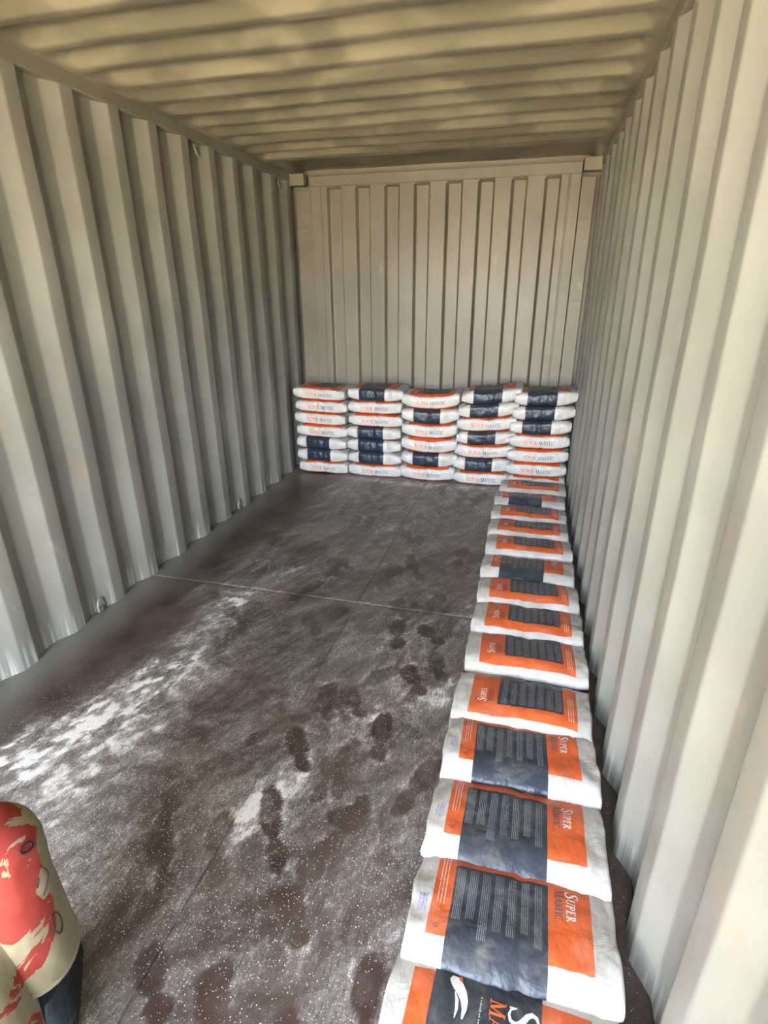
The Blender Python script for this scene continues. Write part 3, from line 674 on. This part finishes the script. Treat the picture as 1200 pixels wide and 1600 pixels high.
# --- the row lying along the right wall, far to near
near = [4.02, 3.735, 3.455, 3.19, 2.927, 2.636, 2.369, 2.109, 1.844, 1.549, 1.293, 1.016, 0.76, 0.490]
kinds = 'OROOOROOOORRRF'          # O: orange end by the aisle, R: turned round, F: front print up
cxs = [0.904, 0.885, 0.882, 0.884, 0.888, 0.890, 0.892, 0.895, 0.893, 0.886, 0.885, 0.882, 0.880, 0.862]
ordn = ['farthest', 'second farthest', 'third farthest', 'fourth farthest', 'fifth farthest', 'sixth farthest', 'seventh farthest',
        'seventh nearest', 'sixth nearest', 'fifth nearest', 'fourth nearest', 'third nearest', 'second nearest', 'nearest']
for k, (yn, kd) in enumerate(zip(near, kinds)):
    seed += 1; rn = random.Random(seed)
    o = build_bag('building_material_bag', seed, ('front',) if kd == 'F' else ('back',), T=0.108, end=0.80, amp=1.25, edge=0.42)
    tl = R(-7.5) if k < len(near) - 1 else R(-1.0)
    w = BW * math.cos(tl)
    z = 0.054 + (0.012 if k < len(near) - 1 else 0.0)
    yaw = rn.uniform(-0.02, 0.02)
    if kd == 'O': rot = Matrix.Rotation(tl, 4, 'X') @ Matrix.Rotation(math.pi + yaw, 4, 'Z')
    elif kd == 'R': rot = Matrix.Rotation(tl, 4, 'X') @ Matrix.Rotation(yaw, 4, 'Z')
    else: rot = Matrix.Rotation(tl, 4, 'X') @ Matrix.Rotation(math.pi, 4, 'X') @ Matrix.Rotation(0.02, 4, 'Z')
    o.matrix_world = Matrix.Translation((cxs[k] + 0.010, yn + w / 2, z)) @ rot
    lk = {'O': 'orange lettering towards the aisle', 'R': 'orange lettering towards the wall', 'F': 'white swoosh emblem'}[kd]
    tag(o, f'{ordn[k]} bag of the row by the right wall, {lk}', 'bag', 'bags laid in a row along the right wall')

# ------------------------------------------------------------------ the crouching person at the lower left
NK = Vector((-0.018, 0.288, 0.812)); FD = Vector((-0.6, 0.8, 0)); RD = Vector((0.8, 0.6, 0)); UP = Vector((0, 0, 1))
M_SKIN = plain('skin', (0.33, 0.19, 0.12), 0.5, nscale=12)
M_HAIR = plain('black_hair', (0.015, 0.012, 0.010), 0.6)
M_SHOE = plain('black_shoe', (0.012, 0.012, 0.013), 0.55)
def denim():
    m = NT('dark_navy_cloth'); c = m.objc()
    f = m.noise(m.mapping(c, (1, 1, 0.35)), 16, 4, 0.6, 0.7)
    m.set(Base_Color=m.mix(m.step(f, 0.35, 0.7), (0.006, 0.010, 0.016), (0.018, 0.034, 0.060)), Roughness=0.85)
    m.bump(f, 0.8, 0.012); return m.m
def shirt_mat():
    m = NT('red_and_cream_shirt'); c = m.objc()
    at = m.n('ShaderNodeAttribute', attribute_name='panel').outputs['Fac']
    n1 = m.noise(m.mapping(c, (1, 1, 0.8), (0.2, 0.1, 0.3), (0.3, 0.1, 0)), 11, 5, 0.62, 1.1)
    n2 = m.noise(c, 90, 3, 0.6)
    k = m.math('ADD', n1, m.math('MULTIPLY', m.math('SUBTRACT', n2, 0.5), 0.06))
    red = m.mix(m.noise(c, 8, 2, 0.5), (0.22, 0.014, 0.009), (0.27, 0.034, 0.026))
    body = m.mix(m.step(k, 0.468, 0.482), red, (0.25, 0.225, 0.155))
    cream = m.mix(m.noise(c, 20, 3, 0.5), (0.205, 0.190, 0.130), (0.240, 0.222, 0.155))
    m.set(Base_Color=m.mix(m.step(at, 0.45, 0.55), body, cream), Roughness=0.85)
    m.bump(m.math('ADD', m.noise(m.mapping(c, (1, 1, 0.5)), 9, 3, 0.5, 0.6), m.math('MULTIPLY', m.noise(c, 300, 2, 0.5), 0.01)), 0.7, 0.02)
    return m.m
M_NAVY = denim(); M_SHIRT = shirt_mat()
M_HEM = plain('cream_hem', (0.26, 0.245, 0.18), 0.85)
def blob(name, chains, vox, mat, parent, smooth_it=6, extra=None):
    """continuous surface grown round chains of (point, radius)"""
    bm = bmesh.new()
    for ch in chains:
        for (p0, r0), (p1, r1) in zip(ch, ch[1:]):
            p0 = Vector(p0); p1 = Vector(p1); n = max(1, int((p1 - p0).length / (0.35 * min(r0, r1))))
            for k in range(n + 1):
                t = k / n; mt = Matrix.Translation(p0.lerp(p1, t)) @ Matrix.Diagonal((*([r0 + (r1 - r0) * t] * 3), 1))
                bmesh.ops.create_icosphere(bm, subdivisions=2, radius=1.0, matrix=mt)
    if extra: extra(bm)
    me = bpy.data.meshes.new(name); bm.to_mesh(me); bm.free()
    o = bpy.data.objects.new(name, me); C.objects.link(o)
    m1 = o.modifiers.new('r', 'REMESH'); m1.mode = 'VOXEL'; m1.voxel_size = vox
    m2 = o.modifiers.new('s', 'SMOOTH'); m2.factor = 0.6; m2.iterations = smooth_it
    dg = bpy.context.evaluated_depsgraph_get(); new = bpy.data.meshes.new_from_object(o.evaluated_get(dg))
    o.modifiers.clear(); o.data = new; bpy.data.meshes.remove(me); new.name = name
    new.materials.clear(); new.materials.append(mat)
    new.polygons.foreach_set('use_smooth', [True] * len(new.polygons))
    o.parent = parent
    return o
def W(f, r_, u): return NK + FD * f + RD * r_ + UP * u
per = bpy.data.objects.new('person', None); C.objects.link(per)
per['label'] = 'person crouching in a red and cream patterned shirt and navy trousers'; per['category'] = 'person'
SHR = W(-0.01, 0.175, -0.045); SHL = W(-0.01, -0.175, -0.045)
ELR = Vector((0.132, 0.372, 0.500)); WRR = Vector((-0.085, 0.475, 0.530)); ELL = W(0.10, -0.27, -0.27); WRL = W(0.30, -0.18, -0.26)
HIPR = W(-0.16, 0.085, -0.42); HIPL = W(-0.16, -0.085, -0.42)
KNR = Vector((-0.065, 0.475, 0.455)); ANR = Vector((-0.035, 0.470, 0.095)); KNL = KNR - RD * 0.27 + FD * 0.02; ANL = ANR - RD * 0.24
HEAD = W(0.12, 0.0, 0.155)
def hand(w, el):
    d = (w - el).normalized(); side = d.cross(UP).normalized(); down = side.cross(d).normalized()
    if down.z > 0: down = -down
    pc = w + d * 0.05; ch = [[(w, 0.024), (pc, 0.028)], [(pc + side * 0.018, 0.02), (pc - side * 0.018, 0.02)]]
    for q_, (o_, ln) in enumerate(((-0.027, 0.062), (-0.009, 0.072), (0.009, 0.068), (0.027, 0.054))):
        b = pc + d * 0.03 + side * o_; k1 = b + d * ln * 0.5 + down * 0.008; k2 = k1 + d * ln * 0.3 + down * 0.022; k3 = k2 + d * ln * 0.1 + down * 0.022
        ch.append([(b, 0.0095), (k1, 0.009), (k2, 0.0085), (k3, 0.0075)])
    sg = -1 if (w - NK).dot(RD) > 0 else 1
    b = w + d * 0.02 + side * sg * 0.0; t0 = w + d * 0.02 - side * 0.022; ch.append([(t0, 0.012), (t0 + d * 0.03 - side * 0.018 + down * 0.008, 0.011), (t0 + d * 0.058 - side * 0.02 + down * 0.02, 0.009)])
    return ch
def head_extra(bm):
    X, Y, Z = RD, FD, UP
    rot = Matrix((( X.x, Y.x, 0, 0), (X.y, Y.y, 0, 0), (0, 0, 1, 0), (0, 0, 0, 1)))
    def ell(f, r_, u, a, b, c): bmesh.ops.create_icosphere(bm, subdivisions=3, radius=1.0, matrix=Matrix.Translation(HEAD + FD * f + RD * r_ + UP * u) @ rot @ Matrix.Diagonal((a, b, c, 1)))
    ell(0, 0, 0.02, 0.074, 0.095, 0.090); ell(0.028, 0, -0.045, 0.056, 0.066, 0.068); ell(0.090, 0, -0.012, 0.011, 0.018, 0.024); ell(0.086, 0, -0.055, 0.022, 0.012, 0.008)
    for s_ in (-1, 1): ell(-0.005, s_ * 0.076, -0.010, 0.010, 0.020, 0.032); ell(0.082, s_ * 0.030, 0.012, 0.016, 0.010, 0.008)
body = blob('body', [[(NK + UP * -0.02, 0.055), (HEAD + UP * -0.07 - FD * 0.02, 0.052)], [(SHR, 0.048), (NK + UP * -0.03, 0.06), (SHL, 0.048)],
    [(NK + UP * -0.08, 0.10), (W(-0.09, 0, -0.25), 0.095), (W(-0.16, 0, -0.40), 0.11)], [(SHR, 0.05), (ELR, 0.038), (WRR, 0.026)], [(SHL, 0.05), (ELL, 0.038), (WRL, 0.026)],
    [(HIPR, 0.085), (KNR, 0.055), (ANR, 0.036)], [(HIPL, 0.085), (KNL, 0.055), (ANL, 0.036)]] + hand(WRR, ELR) + hand(WRL, ELL), 0.0065, M_SKIN, per, 3, head_extra)
hair = blob('hair', [[(HEAD + UP * 0.055 - FD * 0.022, 0.078), (HEAD + UP * 0.03 - FD * 0.042, 0.076), (HEAD - UP * 0.01 - FD * 0.045, 0.064)]], 0.008, M_HAIR, per, 3)
# eyes
for s_ in (-1, 1):
    bm = bmesh.new(); bmesh.ops.create_icosphere(bm, subdivisions=2, radius=0.011, matrix=Matrix.Translation(HEAD + FD * 0.084 + RD * s_ * 0.030 + UP * 0.008)); bm_obj('eye', bm, M_WHITE, per, True)
blob('trousers', [[(HIPR, 0.112), (KNR.lerp(HIPR, 0.5) + UP * 0.01, 0.092), (KNR, 0.070), (ANR + UP * 0.02, 0.056)], [(HIPL, 0.112), (KNL.lerp(HIPL, 0.5), 0.092), (KNL, 0.070), (ANL + UP * 0.02, 0.056)], [(HIPR, 0.118), (HIPL, 0.118)],
    [(W(-0.16, 0.06, -0.42), 0.12), (W(-0.13, 0.05, -0.32), 0.11), (W(-0.13, -0.05, -0.32), 0.11), (W(-0.16, -0.06, -0.42), 0.12)]], 0.010, M_NAVY, per, 4)
for an in (ANR, ANL):
    heel = Vector((an.x, an.y, 0.045)) - FD * 0.03
    def sole(bm, an=an):
        pass
    sh = blob('shoe', [[(heel, 0.042), (heel + FD * 0.10, 0.044), (heel + FD * 0.19 - UP * 0.006, 0.038)], [(heel, 0.042), (Vector((an.x, an.y, 0.085)), 0.044)]], 0.007, M_SHOE, per, 3)
    for v in sh.data.vertices: v.co.z = max(v.co.z, 0.003)
# undersleeves over the forearms
for nm, a, b in (('undersleeve', ELR, WRR), ('undersleeve', ELL, WRL)):
    blob(nm, [[(a.lerp(SHR if a is ELR else SHL, 0.4), 0.050), (a, 0.050), (b, 0.036)]], 0.008, M_NAVY, per, 3)
# shirt
tor = []
for r0_, rr_ in ((0.0, 0.122), (0.055, 0.114), (-0.055, 0.114), (0.105, 0.095), (-0.105, 0.095)):
    tor.append([(W(-0.02, r0_, -0.085 - abs(r0_) * 0.2), rr_ * 0.86), (W(-0.09, r0_, -0.22), rr_), (W(-0.15, r0_ * 1.1, -0.34), rr_ * 1.06)])
shirt = blob('shirt', tor + [[(SHR + UP * -0.008, 0.066), (W(0, 0.09, -0.012), 0.070), (NK + UP * -0.035, 0.072), (W(0, -0.09, -0.012), 0.070), (SHL + UP * -0.008, 0.066)],
    [(SHR, 0.070), (SHR.lerp(ELR, 0.42), 0.070)], [(SHL, 0.070), (SHL.lerp(ELL, 0.42), 0.070)], [(W(0.02, 0, -0.10), 0.10), (W(-0.05, 0, -0.30), 0.10)]], 0.008, M_SHIRT, per, 8)
def panel_attr(me):
    n = len(me.vertices); co = np.zeros(n * 3); me.vertices.foreach_get('co', co); rel = co.reshape(-1, 3) - np.array(NK)
    side_ = np.abs(rel @ np.array(RD)); low = np.clip((-rel[:, 2] - 0.20) / 0.06, 0, 1)
    at = me.attributes.new('panel', 'FLOAT', 'POINT')
    at.data.foreach_set('value', np.clip((side_ - (0.238 - 0.02 * low)) / 0.02 + 0.5, 0, 1).astype(np.float32))
panel_attr(shirt.data)
# open short sleeves with a turned hem
def sleeve(sh, el):
    sg = 1 if (sh - NK).dot(RD) > 0 else -1
    ax = (el - sh).normalized(); u = ax.orthogonal().normalized(); w = ax.cross(u); bm = bmesh.new(); rings = []
    for t, r_ in ((0.040, 0.064), (0.08, 0.069), (0.13, 0.073), (0.176, 0.077), (0.180, 0.0795), (0.183, 0.0765), (0.176, 0.0735), (0.13, 0.069), (0.08, 0.060)):
        rings.append([bm.verts.new(sh + ax * (t * 1.10 + 0.036 * min(1, t * 5.5) * (u * math.cos(k / 40 * math.tau) + w * math.sin(k / 40 * math.tau)).dot(RD * sg)) + (u * math.cos(k / 40 * math.tau) + w * math.sin(k / 40 * math.tau)) * r_ * (1 + 0.05 * math.sin(3 * k / 40 * math.tau + 0.6) * min(1, t * 6))) for k in range(40)])
    for i, (a, b) in enumerate(zip(rings, rings[1:])):
        for k in range(40):
            f = bm.faces.new((a[k], a[(k + 1) % 40], b[(k + 1) % 40], b[k])); f.material_index = 1 if i in (3, 4, 5) else 0
    o = bm_obj('sleeve', bm, [M_SHIRT, M_HEM], per, True); panel_attr(o.data); return o
sleeve_r = sleeve(SHR, ELR); sleeve(SHL, ELL)
# black scribbles printed on the shirt, laid on its surface
from mathutils.bvhtree import BVHTree
sb = bmesh.new(); sb.from_mesh(shirt.data); sb.from_mesh(sleeve_r.data); tree = BVHTree.FromBMesh(sb)
LOOK = (FD * 0.75 - RD * 0.35 - UP * 0.62).normalized(); S_ = LOOK.cross(UP).normalized(); T_ = S_.cross(LOOK).normalized()
SGN = 1 if S_.x > 0 else -1
def scribble(pts, w):
    bm = bmesh.new(); run = []
    for a, b in pts:
        hit = tree.ray_cast(NK + RD * 0.235 - UP * 0.165 - S_ * 0.018 * SGN - T_ * 0.030 + S_ * a + T_ * b - LOOK * 0.6, LOOK)
        if hit[0] is not None: run.append(hit[0] + hit[1] * (0.001 if hit[1].dot(LOOK) < 0 else -0.001))
    if len(run) > 2: tube(bm, run, w, 6); bm_obj('printed_scribble', bm, M_DARK2, per, True)
M_DARK2 = plain('black_ink', (0.012, 0.010, 0.010), 0.7)
scribble([(0.0065 * math.cos(t / 14 * math.tau), 0.018 * math.sin(t / 14 * math.tau) - 0.010) for t in range(-4, 11)] , 0.0011)
scribble([(0.004, 0.085), (0.009, 0.075), (0.010, 0.066), (0.006, 0.058), (0.002, 0.050), (-0.004, 0.043)], 0.0011)
scribble([(-0.003, 0.072), (-0.006, 0.066), (-0.008, 0.060)], 0.0010)
scribble([(0.009 * math.cos(t / 9 * math.tau) - 0.004, 0.006 * math.sin(t / 9 * math.tau) + 0.122) for t in range(10)], 0.0014)
sb.free()
